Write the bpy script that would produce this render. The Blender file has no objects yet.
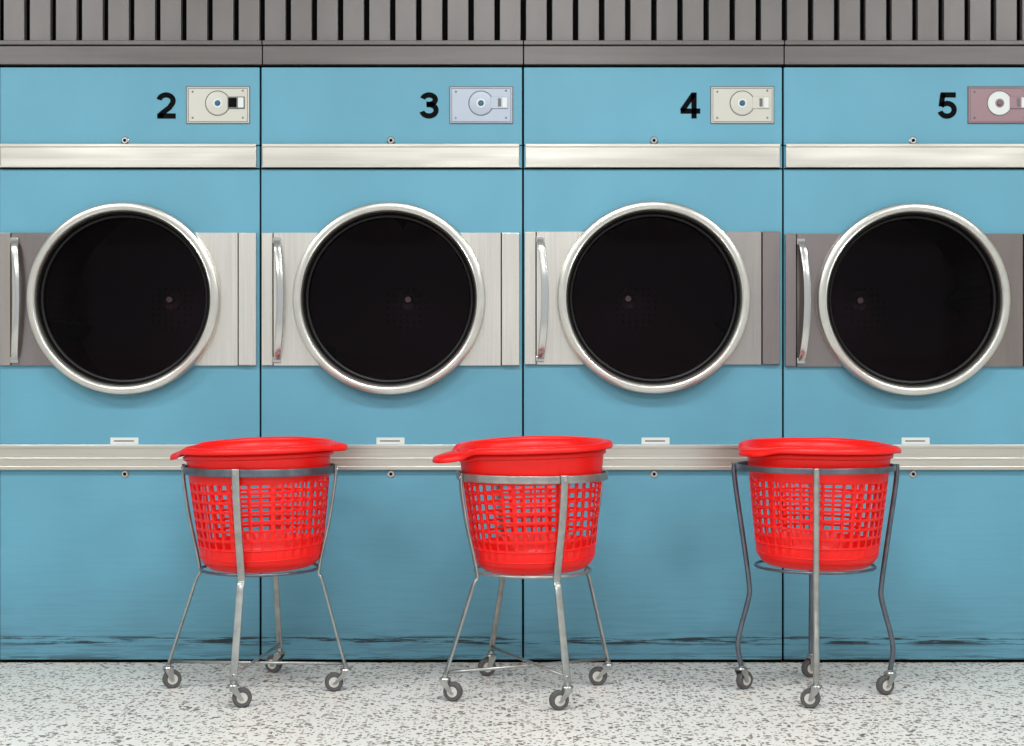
import bpy, bmesh, math, random
from mathutils import Vector, Matrix
random.seed(3)
S=0.003; D=4.5; CH=0.87
def WX(px,d=0): return (px-512)*S*(D-d)/D
def WZ(py,d=0): return CH-(py-373)*S*(D-d)/D
def lin(c):
    r=[]
    for v in c:
        v/=255.0
        r.append(v/12.92 if v<=0.04045 else ((v+0.055)/1.055)**2.4)
    return (r[0],r[1],r[2],1)
scene=bpy.context.scene
scene.view_settings.view_transform='Standard'
scene.view_settings.look='None'

# ---------------- materials
def mat(name,col,rough=0.5,metal=0.0,spec=0.5,noise=0.0,nscale=(8,8,8),bump=0.0,bdist=0.002,bscale=None):
    m=bpy.data.materials.new(name); m.use_nodes=True
    nt=m.node_tree; b=nt.nodes['Principled BSDF']
    c=lin(col)
    b.inputs['Base Color'].default_value=c
    b.inputs['Roughness'].default_value=rough
    b.inputs['Metallic'].default_value=metal
    b.inputs['Specular IOR Level'].default_value=spec
    if noise>0 or bump>0:
        g=nt.nodes.new('ShaderNodeNewGeometry')
        mp=nt.nodes.new('ShaderNodeMapping'); mp.inputs['Scale'].default_value=nscale
        n=nt.nodes.new('ShaderNodeTexNoise'); n.inputs['Scale'].default_value=1; n.inputs['Detail'].default_value=5
        nt.links.new(g.outputs['Position'],mp.inputs[0]); nt.links.new(mp.outputs[0],n.inputs['Vector'])
        if noise>0:
            r=nt.nodes.new('ShaderNodeMapRange')
            r.inputs['From Min'].default_value=0.3; r.inputs['From Max'].default_value=0.7
            r.inputs['To Min'].default_value=1-noise; r.inputs['To Max'].default_value=1+noise
            nt.links.new(n.outputs['Fac'],r.inputs['Value'])
            v=nt.nodes.new('ShaderNodeVectorMath'); v.operation='SCALE'
            v.inputs[0].default_value=c[:3]
            nt.links.new(r.outputs[0],v.inputs['Scale'])
            nt.links.new(v.outputs[0],b.inputs['Base Color'])
        if bump>0:
            src=n
            if bscale:
                mp2=nt.nodes.new('ShaderNodeMapping'); mp2.inputs['Scale'].default_value=bscale
                src=nt.nodes.new('ShaderNodeTexNoise'); src.inputs['Scale'].default_value=1; src.inputs['Detail'].default_value=1
                nt.links.new(g.outputs['Position'],mp2.inputs[0]); nt.links.new(mp2.outputs[0],src.inputs['Vector'])
            bp=nt.nodes.new('ShaderNodeBump'); bp.inputs['Strength'].default_value=bump; bp.inputs['Distance'].default_value=bdist
            nt.links.new(src.outputs['Fac'],bp.inputs['Height']); nt.links.new(bp.outputs[0],b.inputs['Normal'])
    return m

def mat_blue():
    m=mat('blue_enamel',(94,152,174),0.42,0,0.35,noise=0.08,nscale=(2.5,2.5,1.6))
    nt=m.node_tree; b=nt.nodes['Principled BSDF']
    src=b.inputs['Base Color'].links[0].from_socket
    g=nt.nodes.new('ShaderNodeNewGeometry')
    sep=nt.nodes.new('ShaderNodeSeparateXYZ'); nt.links.new(g.outputs['Position'],sep.inputs[0])
    mp=nt.nodes.new('ShaderNodeMapping'); mp.inputs['Scale'].default_value=(4.2,1,95)
    n=nt.nodes.new('ShaderNodeTexNoise'); n.inputs['Scale'].default_value=1; n.inputs['Detail'].default_value=8; n.inputs['Roughness'].default_value=0.72
    nt.links.new(g.outputs['Position'],mp.inputs[0]); nt.links.new(mp.outputs[0],n.inputs['Vector'])
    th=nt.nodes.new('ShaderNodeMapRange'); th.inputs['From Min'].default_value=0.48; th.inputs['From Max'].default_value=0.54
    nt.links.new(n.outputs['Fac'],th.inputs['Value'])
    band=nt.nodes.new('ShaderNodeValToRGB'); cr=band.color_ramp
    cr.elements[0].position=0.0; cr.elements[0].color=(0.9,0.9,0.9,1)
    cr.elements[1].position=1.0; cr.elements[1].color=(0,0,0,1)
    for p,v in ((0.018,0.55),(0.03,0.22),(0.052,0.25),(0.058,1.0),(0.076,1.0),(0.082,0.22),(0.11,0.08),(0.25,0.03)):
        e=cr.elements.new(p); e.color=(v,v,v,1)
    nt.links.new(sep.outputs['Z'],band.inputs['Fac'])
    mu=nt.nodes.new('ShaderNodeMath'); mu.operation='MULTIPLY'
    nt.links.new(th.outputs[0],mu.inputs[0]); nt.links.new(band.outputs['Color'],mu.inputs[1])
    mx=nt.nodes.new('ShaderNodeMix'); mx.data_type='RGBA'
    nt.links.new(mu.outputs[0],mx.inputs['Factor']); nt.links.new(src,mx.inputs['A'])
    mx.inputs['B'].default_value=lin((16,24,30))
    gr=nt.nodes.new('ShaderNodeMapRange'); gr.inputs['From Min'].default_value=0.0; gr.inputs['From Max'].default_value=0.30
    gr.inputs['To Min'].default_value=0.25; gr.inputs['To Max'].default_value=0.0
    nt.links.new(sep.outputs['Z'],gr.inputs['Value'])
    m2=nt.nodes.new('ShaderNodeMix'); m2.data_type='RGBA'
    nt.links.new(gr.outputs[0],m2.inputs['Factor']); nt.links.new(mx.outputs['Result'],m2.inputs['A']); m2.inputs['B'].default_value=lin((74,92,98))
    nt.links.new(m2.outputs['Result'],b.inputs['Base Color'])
    return m

def mat_terrazzo():
    m=bpy.data.materials.new('terrazzo'); m.use_nodes=True
    nt=m.node_tree; b=nt.nodes['Principled BSDF']; b.inputs['Roughness'].default_value=0.45
    g=nt.nodes.new('ShaderNodeNewGeometry')
    nz=nt.nodes.new('ShaderNodeTexNoise'); nz.inputs['Scale'].default_value=60; nz.inputs['Detail'].default_value=3
    nt.links.new(g.outputs['Position'],nz.inputs['Vector'])
    sc=nt.nodes.new('ShaderNodeVectorMath'); sc.operation='SCALE'; sc.inputs['Scale'].default_value=0.020
    nt.links.new(nz.outputs['Color'],sc.inputs[0])
    ad=nt.nodes.new('ShaderNodeVectorMath'); ad.operation='ADD'
    nt.links.new(g.outputs['Position'],ad.inputs[0]); nt.links.new(sc.outputs[0],ad.inputs[1])
    base=nt.nodes.new('ShaderNodeTexNoise'); base.inputs['Scale'].default_value=2.0
    nt.links.new(g.outputs['Position'],base.inputs['Vector'])
    bm=nt.nodes.new('ShaderNodeMix'); bm.data_type='RGBA'
    bm.inputs['A'].default_value=lin((206,205,199)); bm.inputs['B'].default_value=lin((224,223,217))
    nt.links.new(base.outputs['Fac'],bm.inputs['Factor'])
    prev=bm.outputs['Result']
    for scale,thr,frac,c1,c2 in ((64,0.40,0.44,(88,80,73),(148,139,128)),(110,0.37,0.38,(68,61,57),(128,117,106)),(42,0.33,0.20,(104,94,84),(158,148,136))):
        v=nt.nodes.new('ShaderNodeTexVoronoi'); v.inputs['Scale'].default_value=scale
        nt.links.new(ad.outputs[0],v.inputs['Vector'])
        s=nt.nodes.new('ShaderNodeSeparateXYZ'); nt.links.new(v.outputs['Color'],s.inputs[0])
        a=nt.nodes.new('ShaderNodeMath'); a.operation='LESS_THAN'; a.inputs[1].default_value=thr
        nt.links.new(v.outputs['Distance'],a.inputs[0])
        c=nt.nodes.new('ShaderNodeMath'); c.operation='LESS_THAN'; c.inputs[1].default_value=frac
        nt.links.new(s.outputs['X'],c.inputs[0])
        mu=nt.nodes.new('ShaderNodeMath'); mu.operation='MULTIPLY'
        nt.links.new(a.outputs[0],mu.inputs[0]); nt.links.new(c.outputs[0],mu.inputs[1])
        cc=nt.nodes.new('ShaderNodeMix'); cc.data_type='RGBA'
        cc.inputs['A'].default_value=lin(c1); cc.inputs['B'].default_value=lin(c2)
        nt.links.new(s.outputs['Y'],cc.inputs['Factor'])
        mx=nt.nodes.new('ShaderNodeMix'); mx.data_type='RGBA'
        nt.links.new(mu.outputs[0],mx.inputs['Factor']); nt.links.new(prev,mx.inputs['A']); nt.links.new(cc.outputs['Result'],mx.inputs['B'])
        prev=mx.outputs['Result']
    nt.links.new(prev,b.inputs['Base Color'])
    return m

def mat_glass():
    m=bpy.data.materials.new('smoked_glass'); m.use_nodes=True
    nt=m.node_tree; nt.nodes.remove(nt.nodes['Principled BSDF'])
    out=nt.nodes['Material Output']
    t=nt.nodes.new('ShaderNodeBsdfTransparent'); t.inputs['Color'].default_value=(0.52,0.40,0.46,1)
    gl=nt.nodes.new('ShaderNodeBsdfGlossy'); gl.inputs['Roughness'].default_value=0.06
    mx=nt.nodes.new('ShaderNodeMixShader'); mx.inputs[0].default_value=0.008
    nt.links.new(t.outputs[0],mx.inputs[1]); nt.links.new(gl.outputs[0],mx.inputs[2]); nt.links.new(mx.outputs[0],out.inputs['Surface'])
    return m

def mat_drum():
    m=mat('drum_perforated_steel',(54,34,44),0.42,0.4)
    nt=m.node_tree; b=nt.nodes['Principled BSDF']
    g=nt.nodes.new('ShaderNodeNewGeometry')
    v=nt.nodes.new('ShaderNodeTexVoronoi'); v.inputs['Scale'].default_value=45; v.inputs['Randomness'].default_value=0.0
    nt.links.new(g.outputs['Position'],v.inputs['Vector'])
    a=nt.nodes.new('ShaderNodeMath'); a.operation='LESS_THAN'; a.inputs[1].default_value=0.28
    nt.links.new(v.outputs['Distance'],a.inputs[0])
    mx=nt.nodes.new('ShaderNodeMix'); mx.data_type='RGBA'
    mx.inputs['A'].default_value=lin((54,34,44)); mx.inputs['B'].default_value=lin((22,14,18))
    nt.links.new(a.outputs[0],mx.inputs['Factor']); nt.links.new(mx.outputs['Result'],b.inputs['Base Color'])
    return m

BLUE=mat_blue(); TERR=mat_terrazzo(); GLASS=mat_glass(); DRUM=mat_drum()
BLACK=mat('black_shadow_gap',(8,8,9),0.8,0,0.1)
ALU=mat('brushed_aluminium',(200,195,186),0.30,0.85,0.5,noise=0.06,nscale=(3,3,160),bump=0.6,bdist=0.004,bscale=(3,3,14))
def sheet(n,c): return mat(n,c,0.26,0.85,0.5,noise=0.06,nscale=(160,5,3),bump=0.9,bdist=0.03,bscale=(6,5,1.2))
ALU_L=sheet('sheet_steel_bright_reflection',(214,209,200))  # door-band steel in three tones: bright to dark reflections painted into base colour
ALU_M=sheet('sheet_steel_dim_reflection',(168,161,156))
ALU_D=sheet('sheet_steel_dark_reflection',(138,129,127))
RING=mat('door_ring_aluminium',(200,198,192),0.28,0.85,0.5,noise=0.06,nscale=(20,20,20))
GASK=mat('rubber_gasket',(10,9,10),0.4,0,0.25)
GRILLE=mat('grille_painted_steel',(110,106,105),0.42,0.3,0.4,noise=0.12,nscale=(6,6,2))
GRILLE2=mat('grille_rail_steel',(98,94,93),0.38,0.4,0.4,noise=0.14,nscale=(2,2,30))
INK=mat('black_vinyl',(6,6,7),0.8,0,0.1)
CREAM=mat('warm_grey_plate',(186,184,175),0.38,0.4)
LILAC=mat('blue_grey_plate',(156,164,176),0.38,0.4)
MAUVE=mat('mauve_plate',(138,112,118),0.38,0.3)
WHITE=mat('white_label',(208,212,210),0.6)
GREYR=mat('engraved_grey',(96,95,92),0.5)
BLUED=mat('blue_knob',(30,90,120),0.4)
CHROME=mat('chrome',(190,190,188),0.2,0.9)
RED=mat('red_plastic',(232,15,8),0.38,0,0.4)
ZINC=mat('zinc_plated_steel',(158,160,158),0.30,0.8,0.5,noise=0.18,nscale=(30,30,30))
ZINC_D=mat('dark_zinc_steel',(100,106,116),0.32,0.75,0.5,noise=0.2,nscale=(30,30,30))
TYRE=mat('grey_rubber_tyre',(78,76,76),0.6)
HUB=mat('caster_hub',(200,198,192),0.4,0.2)
PLASTER=mat('painted_plaster',(205,205,200),0.8,noise=0.03)

# ---------------- mesh helpers
def empty(name,loc):
    e=bpy.data.objects.new(name,None); e.location=loc; e.empty_display_size=0.1
    scene.collection.objects.link(e); return e
def add(name,verts,faces,m,parent=None,smooth=False):
    off=Vector(parent.location) if parent else Vector((0,0,0))
    me=bpy.data.meshes.new(name)
    me.from_pydata([tuple(Vector(v)-off) for v in verts],[],faces)
    me.materials.append(m)
    if smooth:
        for p in me.polygons: p.use_smooth=True
    bm=bmesh.new(); bm.from_mesh(me); bmesh.ops.recalc_face_normals(bm,faces=bm.faces); bm.to_mesh(me); bm.free()
    o=bpy.data.objects.new(name,me); scene.collection.objects.link(o)
    if parent: o.parent=parent
    return o
def box(name,x0,x1,y0,y1,z0,z1,m,parent=None,bev=0.0):
    v=[(x0,y0,z0),(x1,y0,z0),(x1,y1,z0),(x0,y1,z0),(x0,y0,z1),(x1,y0,z1),(x1,y1,z1),(x0,y1,z1)]
    f=[(0,1,2,3),(4,5,6,7),(0,1,5,4),(1,2,6,5),(2,3,7,6),(3,0,4,7)]
    o=add(name,v,f,m,parent)
    if bev>0:
        b=o.modifiers.new('bevel','BEVEL'); b.width=bev; b.segments=2
    return o
def lathe(name,prof,c,m,parent=None,axis='Y',n=96,cap=False,yaw=0):
    vs=[];fs=[]
    for (r,h) in prof:
        for i in range(n):
            a=2*math.pi*i/n
            if axis=='Y': p=(c[0]+r*math.cos(a),c[1]+h,c[2]+r*math.sin(a))
            elif axis=='Z': p=(c[0]+r*math.cos(a),c[1]+r*math.sin(a),c[2]+h)
            else:
                u=r*math.cos(a); w=r*math.sin(a)
                p=(c[0]+u*math.cos(yaw)-h*math.sin(yaw),c[1]+u*math.sin(yaw)+h*math.cos(yaw),c[2]+w)
            vs.append(p)
    for k in range(len(prof)-1):
        for i in range(n):
            j=(i+1)%n
            fs.append((k*n+i,k*n+j,(k+1)*n+j,(k+1)*n+i))
    o=add(name,vs,fs,m,parent,smooth=True)
    e=o.modifiers.new('es','EDGE_SPLIT'); e.split_angle=math.radians(35)
    return o
def smoothpath(pts,k=8,closed=False):
    P=[Vector(p) for p in pts]; out=[]
    n=len(P)
    rng=range(n) if closed else range(n-1)
    for i in rng:
        if closed: a,b,c,d=P[(i-1)%n],P[i],P[(i+1)%n],P[(i+2)%n]
        else: a=P[max(i-1,0)];b=P[i];c=P[i+1];d=P[min(i+2,n-1)]
        for j in range(k):
            t=j/k
            out.append(0.5*((2*b)+(c-a)*t+(2*a-5*b+4*c-d)*t*t+(-a+3*b-3*c+d)*t**3))
    if not closed: out.append(P[-1])
    return out
def sweep(name,pts,side,a,b,m,parent,k=8,n=12,boxy=False,closed=False,raw=False):
    P=[Vector(p) for p in pts] if raw else smoothpath(pts,k,closed)
    s=Vector(side).normalized() if side is not None else None
    vs=[];fs=[];N=len(P)
    for i,p in enumerate(P):
        if closed: t=(P[(i+1)%N]-P[(i-1)%N]).normalized()
        else: t=(P[min(i+1,N-1)]-P[max(i-1,0)]).normalized()
        ss=s if s is not None else Vector((0,0,1))
        ss=(ss-t*ss.dot(t)).normalized()
        nn=t.cross(ss).normalized()
        for q in range(n):
            an=2*math.pi*q/n
            ca,sa=math.cos(an),math.sin(an)
            if boxy:
                ca=math.copysign(abs(ca)**0.35,ca); sa=math.copysign(abs(sa)**0.35,sa)
            vs.append(p+ss*(a*ca)+nn*(b*sa))
    M=N if closed else N-1
    for i in range(M):
        i2=(i+1)%N
        for q in range(n):
            r=(q+1)%n
            fs.append((i*n+q,i*n+r,i2*n+r,i2*n+q))
    if not closed:
        fs.append(tuple(range(n))); fs.append(tuple((N-1)*n+q for q in range(n)))
    return add(name,vs,fs,m,parent,smooth=True)
def rod(name,p,q,r,m,parent):
    d=Vector(q)-Vector(p)
    side=Vector((0,0,1)) if abs(d.normalized().z)<0.9 else Vector((1,0,0))
    return sweep(name,[p,q],side,r,r,m,parent,raw=True,n=12)
def panel_hole(name,x0,x1,z0,z1,y,th,c,r,m,parent,n=96):
    angs=sorted(set([2*math.pi*i/n for i in range(n)]+[math.atan2(zz-c[1],xx-c[0])%(2*math.pi) for xx in(x0,x1) for zz in (z0,z1)]))
    vs=[];fs=[];N=len(angs)
    for a in angs:
        ca,sa=math.cos(a),math.sin(a)
        t=1e9
        if ca>1e-9:t=min(t,(x1-c[0])/ca)
        if ca<-1e-9:t=min(t,(x0-c[0])/ca)
        if sa>1e-9:t=min(t,(z1-c[1])/sa)
        if sa<-1e-9:t=min(t,(z0-c[1])/sa)
        vs+= [(c[0]+r*ca,y,c[1]+r*sa),(c[0]+t*ca,y,c[1]+t*sa),(c[0]+r*ca,y+th,c[1]+r*sa),(c[0]+t*ca,y+th,c[1]+t*sa)]
    for i in range(N):
        j=(i+1)%N
        fs+=[(4*i,4*j,4*j+1,4*i+1),(4*i+2,4*j+2,4*j+3,4*i+3),(4*i,4*j,4*j+2,4*i+2),(4*i+1,4*j+1,4*j+3,4*i+3)]
    return add(name,vs,fs,m,parent)
def arc(cx,cy,rx,ry,a0,a1,n=28):
    return [(cx+rx*math.cos(math.radians(a0+(a1-a0)*i/n)),cy+ry*math.sin(math.radians(a0+(a1-a0)*i/n))) for i in range(n+1)]
DIG={
 '1':[[(0.42,0.0),(0.42,1.0)],[(0.12,0.76),(0.42,0.90)]],
 '2':[arc(0.37,0.68,0.27,0.225,170,-35)+[(0.50,0.42),(0.33,0.29),(0.18,0.17),(0.11,0.05)],[(0.03,0.095),(0.74,0.095)]],
 '3':[arc(0.365,0.725,0.245,0.18,168,-90)+[(0.27,0.545)],[(0.27,0.53)]+arc(0.365,0.315,0.275,0.22,90,-168)],
 '4':[[(0.52,0.0),(0.52,1.0)],[(0.0,0.285),(0.76,0.285)],[(0.06,0.30),(0.50,0.93)]],
 '5':[[(0.14,0.905),(0.70,0.905)],[(0.205,0.96),(0.14,0.46)],arc(0.365,0.335,0.275,0.245,145,-165)],
 '6':[arc(0.37,0.32,0.26,0.225,0,360),[(0.12,0.35),(0.12,0.55),(0.18,0.78),(0.36,0.9),(0.6,0.78)]]}
def number_mesh(name,ch,x0,z0,h,y,m,parent):
    vs=[];fs=[]
    t=0.10
    for st in DIG[ch]:
        N=len(st); o=len(vs)
        for i,(x,z) in enumerate(st):
            a=st[max(i-1,0)];b=st[min(i+1,N-1)]
            dx,dz=b[0]-a[0],b[1]-a[1]; L=math.hypot(dx,dz); nx,nz=-dz/L,dx/L
            for s in(-1,1):
                vs.append((x0+(x+s*nx*t)*h,y,z0+(z+s*nz*t)*h)); vs.append((x0+(x+s*nx*t)*h,y+0.0012,z0+(z+s*nz*t)*h))
        for i in range(N-1):
            p=o+4*i;q=p+4
            fs+=[(p,p+2,q+2,q),(p+1,p+3,q+3,q+1),(p,p+1,q+1,q),(p+2,p+3,q+3,q+2)]
        fs+=[(o,o+1,o+3,o+2),(o+4*N-4,o+4*N-3,o+4*N-1,o+4*N-2)]
    return add(name,vs,fs,m,parent)

# ---------------- room
box('floor',-4.2,4.2,-8,0.9,-0.05,0,TERR)
box('wall_back',-4.2,4.2,0.9,1.0,0,2.9,PLASTER)
box('ceiling',-4.2,4.2,-8,1.0,2.9,3.0,PLASTER)
box('wall_left',-4.3,-4.2,-8,1.0,0,2.9,PLASTER)
box('wall_right',4.2,4.3,-8,1.0,0,2.9,PLASTER)

# ---------------- dryers
Zt=WZ(66)
def dryer(num,xL,xR,doorpx,plate,plateX,bandL,bandR,stripL,stripR,tilt=0,hub=0.0,lockpx=2):
    a=WX(xL)+0.003; b=WX(xR)-0.003
    e=empty('tumble_dryer',((a+b)/2,0,0))
    cx=WX(doorpx)*0.992; cz=WZ(299+tilt)
    box('side_left',a,a+0.012,0.012,0.7,0.0,Zt,BLACK,e)
    box('side_right',b-0.012,b,0.012,0.7,0.0,Zt,BLACK,e)
    box('back',a,b,0.69,0.7,0,Zt,BLACK,e)
    box('lid',a,b,0.012,0.7,Zt-0.012,Zt-0.002,BLACK,e)
    box('plinth',a,b,0.010,0.02,0,0.03,BLACK,e)
    box('inner_front',a,b,0.0125,0.016,0.02,WZ(450),BLACK,e)
    box('inner_front_top',a,b,0.0125,0.016,WZ(175),Zt,BLACK,e)
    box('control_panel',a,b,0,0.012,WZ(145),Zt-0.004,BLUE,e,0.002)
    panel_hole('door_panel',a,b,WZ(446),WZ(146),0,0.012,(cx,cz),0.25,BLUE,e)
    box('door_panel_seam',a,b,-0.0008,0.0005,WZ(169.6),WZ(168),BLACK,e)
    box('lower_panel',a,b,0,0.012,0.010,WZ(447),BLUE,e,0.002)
    # trims
    box('upper_trim',a+0.004,b-0.008,-0.012,0.0,WZ(167.5),WZ(144.5),ALU,e,0.002)
    box('upper_trim_lip',a+0.004,b-0.008,-0.017,-0.0,WZ(147.5),WZ(144.5),ALU,e,0.001)
    box('upper_trim_foot',a+0.004,b-0.008,-0.014,-0.0,WZ(167.8),WZ(165.5),ALU,e,0.001)
    box('lower_trim',a-0.002,b+0.001,-0.012,0.0,WZ(469),WZ(445),ALU,e,0.002)
    box('lower_trim_lip',a-0.002,b+0.001,-0.017,0.0,WZ(448),WZ(444.5),ALU,e,0.001)
    box('lower_trim_bead',a-0.002,b+0.001,-0.0145,0.0,WZ(459.5),WZ(457.5),ALU,e,0.001)
    box('lower_trim_foot',a-0.002,b+0.001,-0.016,0.0,WZ(469.5),WZ(466),ALU,e,0.001)
    # steel band either side of door
    zb0,zb1=WZ(365.5+tilt),WZ(233+tilt)
    xa=a+0.002; xb=b-0.008
    s1=xa+0.036; s2=xb-0.056
    box('band_joint_left',s1-0.003,s1+0.001,-0.004,-0.0002,zb0,zb1,BLACK,e)
    box('band_joint_right',s2-0.001,s2+0.0045,-0.004,-0.0002,zb0,zb1,BLACK,e)
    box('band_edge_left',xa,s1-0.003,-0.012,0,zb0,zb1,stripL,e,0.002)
    rr=0.262
    def half(nm,x0,x1,sgn,m):
        n=30; vs=[];fs=[]
        for i in range(n+1):
            z=zb0+(zb1-zb0)*i/n
            xi=cx+sgn*math.sqrt(max(rr*rr-(z-cz)**2,0))
            xo=x0 if sgn<0 else x1
            for y in(-0.010,0.0): vs+= [(xo,y,z),(xi,y,z)]
        for i in range(n):
            p=4*i;q=4*(i+1)
            fs+=[(p,p+1,q+1,q),(p+2,p+3,q+3,q+2),(p,p+2,q+2,q),(p+1,p+3,q+3,q+1)]
        fs+=[(0,1,3,2),(4*n,4*n+1,4*n+3,4*n+2)]
        add(nm,vs,fs,m,e)
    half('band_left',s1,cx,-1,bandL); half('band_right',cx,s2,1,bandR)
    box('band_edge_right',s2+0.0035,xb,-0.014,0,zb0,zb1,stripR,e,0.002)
    # round door ring
    lathe('door_ring',[(0.258,0.0),(0.258,-0.028),(0.2595,-0.034),(0.2625,-0.037),(0.2655,-0.0355),(0.268,-0.037),(0.279,-0.0365),(0.2845,-0.033),(0.287,-0.026),(0.2875,-0.012),(0.2875,0.0)],(cx,-0.010,cz),RING,e,n=128)
    lathe('door_gasket',[(0.2585,0.008),(0.258,-0.022),(0.254,-0.024),(0.2505,-0.020),(0.249,-0.008),(0.243,-0.006),(0.240,-0.001),(0.240,0.008)],(cx,-0.012,cz),GASK,e,n=128)
    lathe('door_glass',[(0.0001,-0.010),(0.06,-0.0095),(0.12,-0.008),(0.18,-0.0045),(0.242,0.0)],(cx,-0.008,cz),GLASS,e)
    # drum with three lifting vanes and a hub
    lathe('drum',[(0.2499,0.0),(0.26,0.02),(0.33,0.05),(0.33,0.6),(0.10,0.6),(0.05,0.585),(0.0005,0.585)],(cx,0.011,cz),DRUM,e)
    for v_ in range(3):
        an=math.radians(40+120*v_+17*int(num))
        u=Vector((math.cos(an),0,math.sin(an))); w_=Vector((-u.z,0,u.x)); C=Vector((cx,0,cz))
        vv=[]
        for y in(0.08,0.59):
            vv+=[C+u*0.328+w_*0.035+Vector((0,y,0)),C+u*0.328-w_*0.035+Vector((0,y,0)),C+u*0.262+Vector((0,y,0))]
        add('drum_vane_%d'%(v_+1),vv,[(0,1,2),(3,4,5),(0,1,4,3),(1,2,5,4),(2,0,3,5)],DRUM,e)
    lathe('drum_hub',[(0.0005,-0.02),(0.010,-0.02),(0.016,-0.008),(0.034,0.0)],(cx+hub,0.585,cz+0.026),ALU_M,e,n=32)
    # handle: bowed pull
    hx=s1+0.018
    zt,zl=WZ(240+tilt),WZ(361+tilt); zm=(zt+zl)/2
    sweep('handle',[(hx-0.008,-0.012,zt),(hx-0.003,-0.028,zt-0.03),(hx+0.004,-0.040,zt-0.10),(hx+0.006,-0.043,zm),(hx+0.003,-0.040,zl+0.10),(hx-0.003,-0.028,zl+0.03),(hx-0.008,-0.012,zl)],(1,0,0),0.0105,0.0035,CHROME,e,boxy=True)
    box('handle_foot_1',hx-0.020,hx+0.004,-0.018,-0.009,zt-0.012,zt+0.006,CHROME,e,0.002)
    box('handle_foot_2',hx-0.020,hx+0.004,-0.018,-0.009,zl-0.006,zl+0.012,CHROME,e,0.002)
    for nm,py in(('lock_upper',140.5),('lock_lower',474)):
        lx=WX(doorpx+lockpx)
        lathe(nm,[(0.0005,-0.006),(0.004,-0.006),(0.0045,-0.004),(0.009,-0.004),(0.0125,-0.001),(0.0125,0.0)],(lx,0,WZ(py)),CHROME,e,n=24)
        lathe(nm+'_slot',[(0.0002,-0.0068),(0.0045,-0.0065),(0.0048,-0.005)],(lx,0,WZ(py)),INK,e,n=16)
    box('label',WX(doorpx+1.5-14),WX(doorpx+1.5+14),-0.0015,-0.0002,WZ(444.3),WZ(437.5),WHITE,e)
    box('label_print',WX(doorpx-9),WX(doorpx+11),-0.0018,-0.0014,WZ(441.6),WZ(440.3),GREYR,e)
    px=plateX
    number_mesh('number',num,WX(px-30.5),WZ(118.5),0.078,-0.0011,INK,e)
    # coin plate
    z0,z1=WZ(123.5),WZ(87)
    x0,x1=WX(px),WX(px+62.5)
    box('plate_gasket',x0-0.002,x1+0.002,-0.0015,0,z0-0.002,z1+0.002,GREYR,e,0.001)
    box('coin_plate',x0,x1,-0.005,0,z0,z1,plate,e,0.0045)
    box('plate_edge_top',x0+.006,x1-.006,-0.0058,-0.0045,z1-0.006,z1-0.0045,GREYR,e)
    box('plate_edge_bottom',x0+.006,x1-.006,-0.0058,-0.0045,z0+0.004,z0+0.0055,GREYR,e)
    box('plate_edge_left',x0+.0045,x0+.006,-0.0058,-0.0045,z0+0.004,z1-0.004,GREYR,e)
    box('plate_edge_right',x1-.006,x1-.0045,-0.0058,-0.0045,z0+0.004,z1-0.004,GREYR,e)
    ccx=WX(px+31); ccz=WZ(103.5)
    lathe('coin_dial_edge',[(0.036,-0.0052),(0.0362,-0.0062),(0.0378,-0.0062),(0.038,-0.0052)],(ccx,0,ccz),GREYR,e,n=48)
    lathe('coin_dial',[(0.0005,-0.007),(0.022,-0.007),(0.0345,-0.0064),(0.0355,-0.005)],(ccx,0,ccz),WHITE if plate is MAUVE else plate,e,n=48)
    lathe('coin_knob_seat',[(0.0003,-0.0078),(0.013,-0.0078),(0.014,-0.0066)],(ccx,0,ccz),plate if plate is MAUVE else WHITE,e,n=32)
    lathe('coin_knob',[(0.0003,-0.012),(0.006,-0.012),(0.0085,-0.009),(0.009,-0.007)],(ccx,0,ccz),BLUED if plate is not MAUVE else GREYR,e,n=24)
    box('coin_slot_frame',WX(px+41),WX(px+58),-0.0085,-0.005,WZ(109),WZ(97),GREYR if num=='2' else plate,e,0.001)
    if num=='2':
        box('coin_slot',WX(px+42),WX(px+50),-0.0095,-0.008,WZ(107.5),WZ(98.5),INK,e)
        box('coin_tab',WX(px+51.5),WX(px+57),-0.0095,-0.008,WZ(108),WZ(98),WHITE,e)
    else:
        box('coin_slot',WX(px+48),WX(px+51),-0.0095,-0.008,WZ(107),WZ(99),GREYR,e)
        box('coin_tab',WX(px+52.5),WX(px+57),-0.0095,-0.008,WZ(108),WZ(98),WHITE,e)
    for i,(qx,qy) in enumerate(((6,118),(56,118),(56,91),(6,92))):
        lathe('plate_rivet_%d'%(i+1),[(0.0002,-0.008),(0.002,-0.0075),(0.0030,-0.0055)],(WX(px+qx),0,WZ(qy)),ALU_D,e,n=16)
    return e
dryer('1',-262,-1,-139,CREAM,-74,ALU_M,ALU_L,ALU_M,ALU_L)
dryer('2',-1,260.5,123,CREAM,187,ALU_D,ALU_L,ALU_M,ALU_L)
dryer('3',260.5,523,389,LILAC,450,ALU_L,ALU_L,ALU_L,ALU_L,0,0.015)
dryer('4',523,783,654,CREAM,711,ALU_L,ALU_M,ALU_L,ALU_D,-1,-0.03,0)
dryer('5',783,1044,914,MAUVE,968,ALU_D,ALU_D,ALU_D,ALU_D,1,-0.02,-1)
dryer('6',1044,1305,1174,CREAM,1230,ALU_M,ALU_L,ALU_M,ALU_L)

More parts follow.
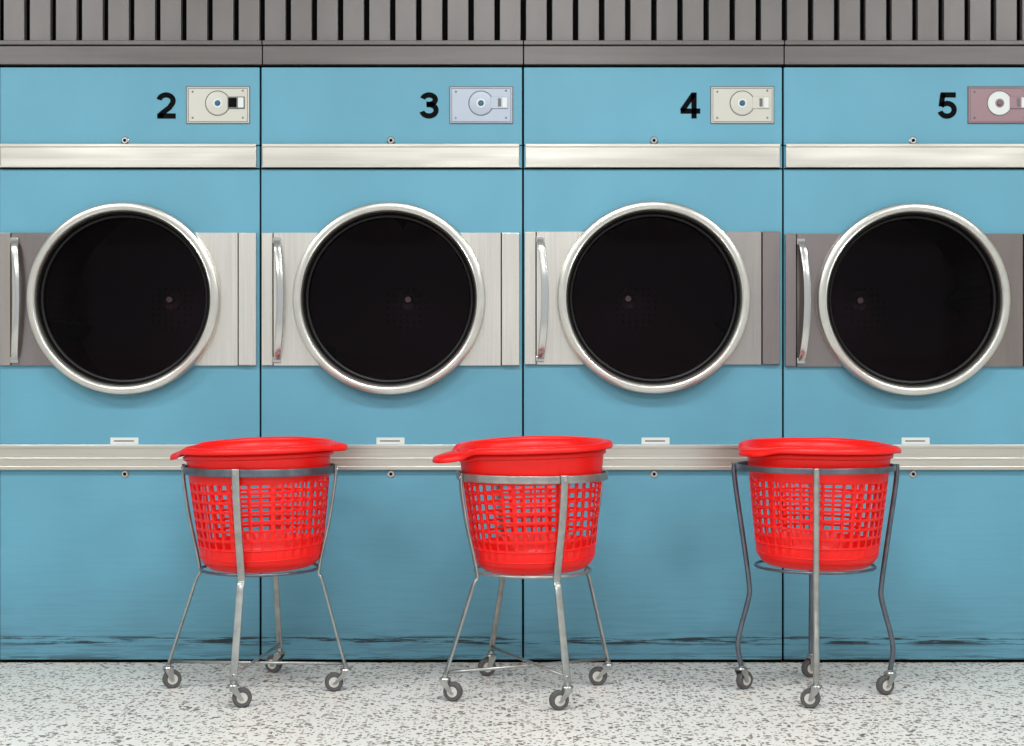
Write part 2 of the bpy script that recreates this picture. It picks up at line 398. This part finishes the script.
# ---------------- grille over the dryers
g=empty('vent_grille',(0,0,Zt))
GX0,GX1=WX(-262),WX(1305)
box('backing',GX0,GX1,0.045,0.05,Zt,2.45,BLACK,g)
for i in range(6):
    xs=[-262,-1,262.5,523.5,784,1044,1305]
    box('rail_%d'%(i+1),WX(xs[i])+0.0015,WX(xs[i+1])-0.0015,-0.004,0.04,Zt+0.004,WZ(46),GRILLE2,g,0.002)
    box('rail_lip_%d'%(i+1),WX(xs[i])+0.0015,WX(xs[i+1])-0.0015,-0.012,0.04,WZ(45.5),WZ(41),GRILLE2,g,0.002)
vs=[];fs=[]
n=60
for i in range(n):
    px=-262+ i*26.15+3.5
    x0=WX(px);x1=WX(px+20.8)
    y0,y1,z0,z1=0.004,0.03,WZ(41)-0.001,2.44
    o=len(vs)
    vs+=[(x0,y0,z0),(x1,y0,z0),(x1,y1,z0),(x0,y1,z0),(x0,y0,z1),(x1,y0,z1),(x1,y1,z1),(x0,y1,z1)]
    fs+=[tuple(o+q for q in f) for f in[(0,1,2,3),(4,5,6,7),(0,1,5,4),(1,2,6,5),(2,3,7,6),(3,0,4,7)]]
sl=add('slats',vs,fs,GRILLE,g)
bv=sl.modifiers.new('b','BEVEL'); bv.width=0.002; bv.segments=2
box('top_rail',GX0,GX1,-0.004,0.05,2.44,2.5,GRILLE2,g,0.002)
box('wall_bulkhead',-4.2,4.2,0.0,0.05,2.5,2.9,PLASTER)

# ---------------- laundry carts
def basket(parent,c,zb,zt,rb,rt,lug_ang,lug,drop,tiltx,tilty,wave=0.002,nc=40):
    H=zt-zb; u=H/127.0
    rows=[0]; hol=[]
    def seg(h,flag): rows.append(rows[-1]+h); hol.append(flag)
    seg(2,0);seg(3,0);seg(5,0);seg(15,0)
    for i in range(7): seg(7.0,2); seg(2.9,0)
    seg(127-rows[-1]-8,0); seg(8,0)
    def rad(t):
        r=rb+(rt-rb)*(t**0.85)
        if t<0.08: r-=0.018*(1-t/0.08)**1.7
        return r
    rot=Matrix.Rotation(tiltx,3,'X')@Matrix.Rotation(tilty,3,'Y')
    P0=Vector((c[0],c[1],zb))
    def tr(p): return P0+rot@Vector(p)
    angs=[]
    for i in range(nc):
        base=2*math.pi*i/nc; w=2*math.pi/nc
        share=0.25 if i%4 else 0.40
        angs+= [base,base+w*share]
    NA=len(angs); vs=[];fs=[]
    for z in rows:
        for a in angs:
            r=rad(z/127.0); vs.append(tr((r*math.cos(a),r*math.sin(a),z*u)))
    for k in range(len(rows)-1):
        for i in range(NA):
            j=(i+1)%NA
            if i%2==1 and hol[k]: continue
            fs.append((k*NA+i,k*NA+j,(k+1)*NA+j,(k+1)*NA+i))
    ctr=len(vs); vs.append(tr((0,0,0.004)))
    for i in range(NA): fs.append((i,(i+1)%NA,ctr))
    o=add('basket_body',vs,fs,RED,parent,smooth=True)
    s=o.modifiers.new('sol','SOLIDIFY'); s.thickness=0.003; s.offset=0
    for q,(t,rr_) in enumerate(((0.10,0.0018),(0.185,0.0022))):
        pts=[tr(((rad(t)+0.0015)*math.cos(2*math.pi*i/96),(rad(t)+0.0015)*math.sin(2*math.pi*i/96),t*H)) for i in range(96)]
        sweep('basket_bead_%d'%(q+1),pts,(0,0,1),rr_,rr_,RED,parent,raw=True,closed=True,n=8)
    # rim
    n=144; prof=[(-0.001,-0.026,0),(0.004,-0.024,0.0),(0.004,-0.016,0.1),(-0.0005,-0.012,0.0),(0.000,0.001,0.05),(0.004,0.004,0.2),(0.014,0.004,0.8),(0.020,0.001,1),(0.0218,-0.005,1),(0.0212,-0.0105,1)]
    vs=[];fs=[]
    for(dr,dz,lf) in prof:
        for i in range(n):
            a=2*math.pi*i/n
            L=0; DZ=0
            for q,la in enumerate(lug_ang):
                da=(a-la+math.pi)%(2*math.pi)-math.pi
                L+=lug[q]*math.exp(-(da/0.26)**4)
                DZ+=drop[q]*math.exp(-(da/0.42)**4)
            r=rt+dr+L*lf
            z=H+dz-DZ*(0.4+0.6*lf)-wave*math.cos(2*a)
            vs.append(tr((r*math.cos(a),r*math.sin(a),z)))
    for k in range(len(prof)-1):
        for i in range(n):
            j=(i+1)%n; fs.append((k*n+i,k*n+j,(k+1)*n+j,(k+1)*n+i))
    o=add('basket_rim',vs,fs,RED,parent,smooth=True)
    s=o.modifiers.new('sol','SOLIDIFY'); s.thickness=0.0032; s.offset=0

def caster(parent,i,w,sgn,yaw):
    R=0.0255
    lathe('wheel_%d'%i,[(0.014,-0.010),(R-0.003,-0.010),(R,-0.006),(R,0.006),(R-0.003,0.010),(0.014,0.010)],(w[0],w[1],R),TYRE,parent,axis='W',n=32,yaw=yaw)
    lathe('hub_%d'%i,[(0.0005,-0.0125),(0.004,-0.0125),(0.005,-0.0095),(0.0155,-0.0100),(0.0155,0.0100),(0.005,0.0095),(0.004,0.0125),(0.0005,0.0125)],(w[0],w[1],R),HUB,parent,axis='W',n=24,yaw=yaw)
    u=Vector((math.cos(yaw),math.sin(yaw),0)); v=Vector((-math.sin(yaw),math.cos(yaw),0))
    c=Vector((w[0],w[1],0)); b=c+u*sgn
    zt=0.058
    for q,sd in enumerate((-1,1)):
        off=v*(sd*0.0138); vs=[]
        for t in(-0.0009,0.0009):
            o=off+v*t
            vs+=[c-u*0.0045+o+Vector((0,0,R-0.005)),c+u*0.0045+o+Vector((0,0,R-0.005)),b+u*0.011+o+Vector((0,0,zt-0.008)),b+u*0.011+o+Vector((0,0,zt)),b-u*0.011+o+Vector((0,0,zt)),b-u*0.011+o+Vector((0,0,zt-0.008))]
        fs=[(0,1,2,3,4,5),(6,7,8,9,10,11)]+[(k,(k+1)%6,6+(k+1)%6,6+k) for k in range(6)]
        add('fork_%d_%d'%(i,q+1),vs,fs,ZINC,parent)
    lathe('swivel_%d'%i,[(0.0005,0.0),(0.015,0.0),(0.016,0.003),(0.014,0.006),(0.008,0.008),(0.006,0.016),(0.0005,0.016)],(b.x,b.y,zt-0.003),ZINC,parent,axis='Z',n=24)
    return b
def cart(c,ringr,zr,zlow,rlow,wheels,style,bk,ringm):
    e=empty('laundry_cart',(c[0],c[1],0))
    n=96; h=0.0105 if style=='flat' else 0.008
    pts=[(c[0]+ringr*math.cos(2*math.pi*i/n),c[1]+ringr*math.sin(2*math.pi*i/n),zr) for i in range(n)]
    sweep('basket_hoop',pts,(0,0,1),h,0.0028,ringm,e,raw=True,closed=True,boxy=True)
    pts=[(c[0]+rlow*math.cos(2*math.pi*i/n),c[1]+rlow*math.sin(2*math.pi*i/n),zlow) for i in range(n)]
    sweep('lower_hoop',pts,(0,0,1),0.0042,0.0042,ringm,e,raw=True,closed=True)
    bases=[]
    for i,(wx,wd,sg,yaw,da) in enumerate(wheels):
        b=caster(e,i+1,(wx,-wd),sg,yaw)
        bases.append(b)
        dx=b.x-c[0]; dy=b.y-c[1]; ang=math.atan2(dy,dx)+da
        u=Vector((math.cos(ang),math.sin(ang),0)); tn=Vector((-u.y,u.x,0)); C=Vector((c[0],c[1],0))
        Z=lambda z:Vector((0,0,z))
        if style=='flat':
            lo=C+u*(rlow+0.006)+Z(zlow)
            b3=Vector((b.x,b.y,0))
            P=[C+u*(ringr+0.006)+Z(zr+0.012),C+u*(ringr+0.005)+Z(zr-0.03),C+u*((ringr+rlow)/2+0.012)+Z((zr+zlow)/2),lo,
               lo.lerp(b3+Z(0.065),0.12),lo.lerp(b3+Z(0.065),0.5),b3+Z(0.066)]
            sweep('leg_%d'%(i+1),P,tn,0.0100 if i==0 else 0.0080,0.0034,ZINC,e,boxy=True,k=6)
            lathe('leg_bolt_%d'%(i+1),[(0.0005,-0.002),(0.005,-0.002),(0.006,0.003)],tuple(C+u*(ringr+0.010)+Z(zr)),CHROME,e,axis='W',n=12,yaw=ang+math.pi/2)
        else:
            P=[C+u*(ringr+0.006)+Z(zr+0.008),C+u*(ringr+0.004)+Z(zr-0.04),C+u*(ringr-0.018)+Z(0.42),C+u*(ringr-0.034)+Z(0.30),C+u*(ringr-0.034)+Z(0.255),
               C+u*(ringr-0.012)+Z(0.17),C+u*(ringr-0.004)+Z(0.12),Vector((b.x,b.y,0.066))]
            sweep('leg_%d'%(i+1),P,tn,0.0085,0.007,ZINC_D if i!=0 else ZINC,e,k=8)
    if style=='flat':
        for nm,i,j,z in(('brace_1',0,2,0.083),('brace_2',1,3,0.074)):
            p=bases[i];q=bases[j]
            rod(nm,(p.x,p.y,z),(q.x,q.y,z),0.0042,ZINC,e)
    basket(e,*bk)
    return e
R_=math.radians
cart((-0.694,-0.37),0.206,0.607,0.334,0.160,
     [(-0.703,0.594,-0.022,R_(12),0),(-0.939,0.357,-0.010,R_(25),0),(-0.693,0.140,0.02,R_(-20),0),(-0.487,0.396,0.032,R_(8),0)],
     'flat',((-0.6885,-0.3625),0.342,0.672,0.160,0.1985,(math.pi,0.0),(0.020,0.022),(0.020,0.006),R_(1.7),R_(-1.4)),ZINC_D)
cart((0.055,-0.41),0.204,0.592,0.334,0.158,
     [(0.1213,0.627,0.023,R_(15),0),(-0.1565,0.521,-0.022,R_(-15),0),(-0.072,0.187,0.012,R_(20),0),(0.240,0.317,0.028,R_(-10),0)],
     'flat',((0.0625,-0.4025),0.342,0.676,0.158,0.1975,(math.pi+0.25,0.3),(0.052,0.006),(0.024,0.0),R_(1.7),R_(-1.7)),ZINC)
cart((0.826,-0.41),0.212,0.615,0.345,0.160,
     [(0.775,0.604,0.015,R_(-20),0),(0.640,0.37,-0.012,R_(35),0),(0.853,0.207,0.005,R_(20),0),(1.010,0.44,0.016,R_(20),0)],
     'tube',((0.832,-0.403),0.352,0.674,0.157,0.193,(-2.8,1.8,0.0),(0.012,0.02,0.004),(0.014,0.004,0.004),R_(1.7),R_(0.6)),ZINC_D)

# ---------------- lights
def tube(x,y,power):
    e=empty('fluorescent_ceiling_light',(x,y,2.88))
    box('housing',x-0.65,x+0.65,y-0.16,y+0.16,2.86,2.9,WHITE,e,0.004)
    L=bpy.data.lights.new('lamp','AREA'); L.shape='RECTANGLE'; L.size=1.25; L.size_y=0.28; L.energy=power; L.color=(0.97,0.99,1.0)
    o=bpy.data.objects.new('lamp',L); scene.collection.objects.link(o); o.parent=e; o.location=(0,0,-0.03)
for x in(-2.4,0,2.4):
    tube(x,-2.0,46); tube(x,-4.6,62)
w=bpy.data.worlds.new('World'); scene.world=w; w.use_nodes=True
w.node_tree.nodes['Background'].inputs[0].default_value=(0.90,0.95,1,1)
w.node_tree.nodes['Background'].inputs[1].default_value=0.78

cam=bpy.data.cameras.new('camera'); cam.lens=D/S/1024*36; cam.sensor_width=36
co=bpy.data.objects.new('camera',cam); scene.collection.objects.link(co)
co.location=(0,-D,CH); co.rotation_euler=(math.pi/2,0,0); scene.camera=co
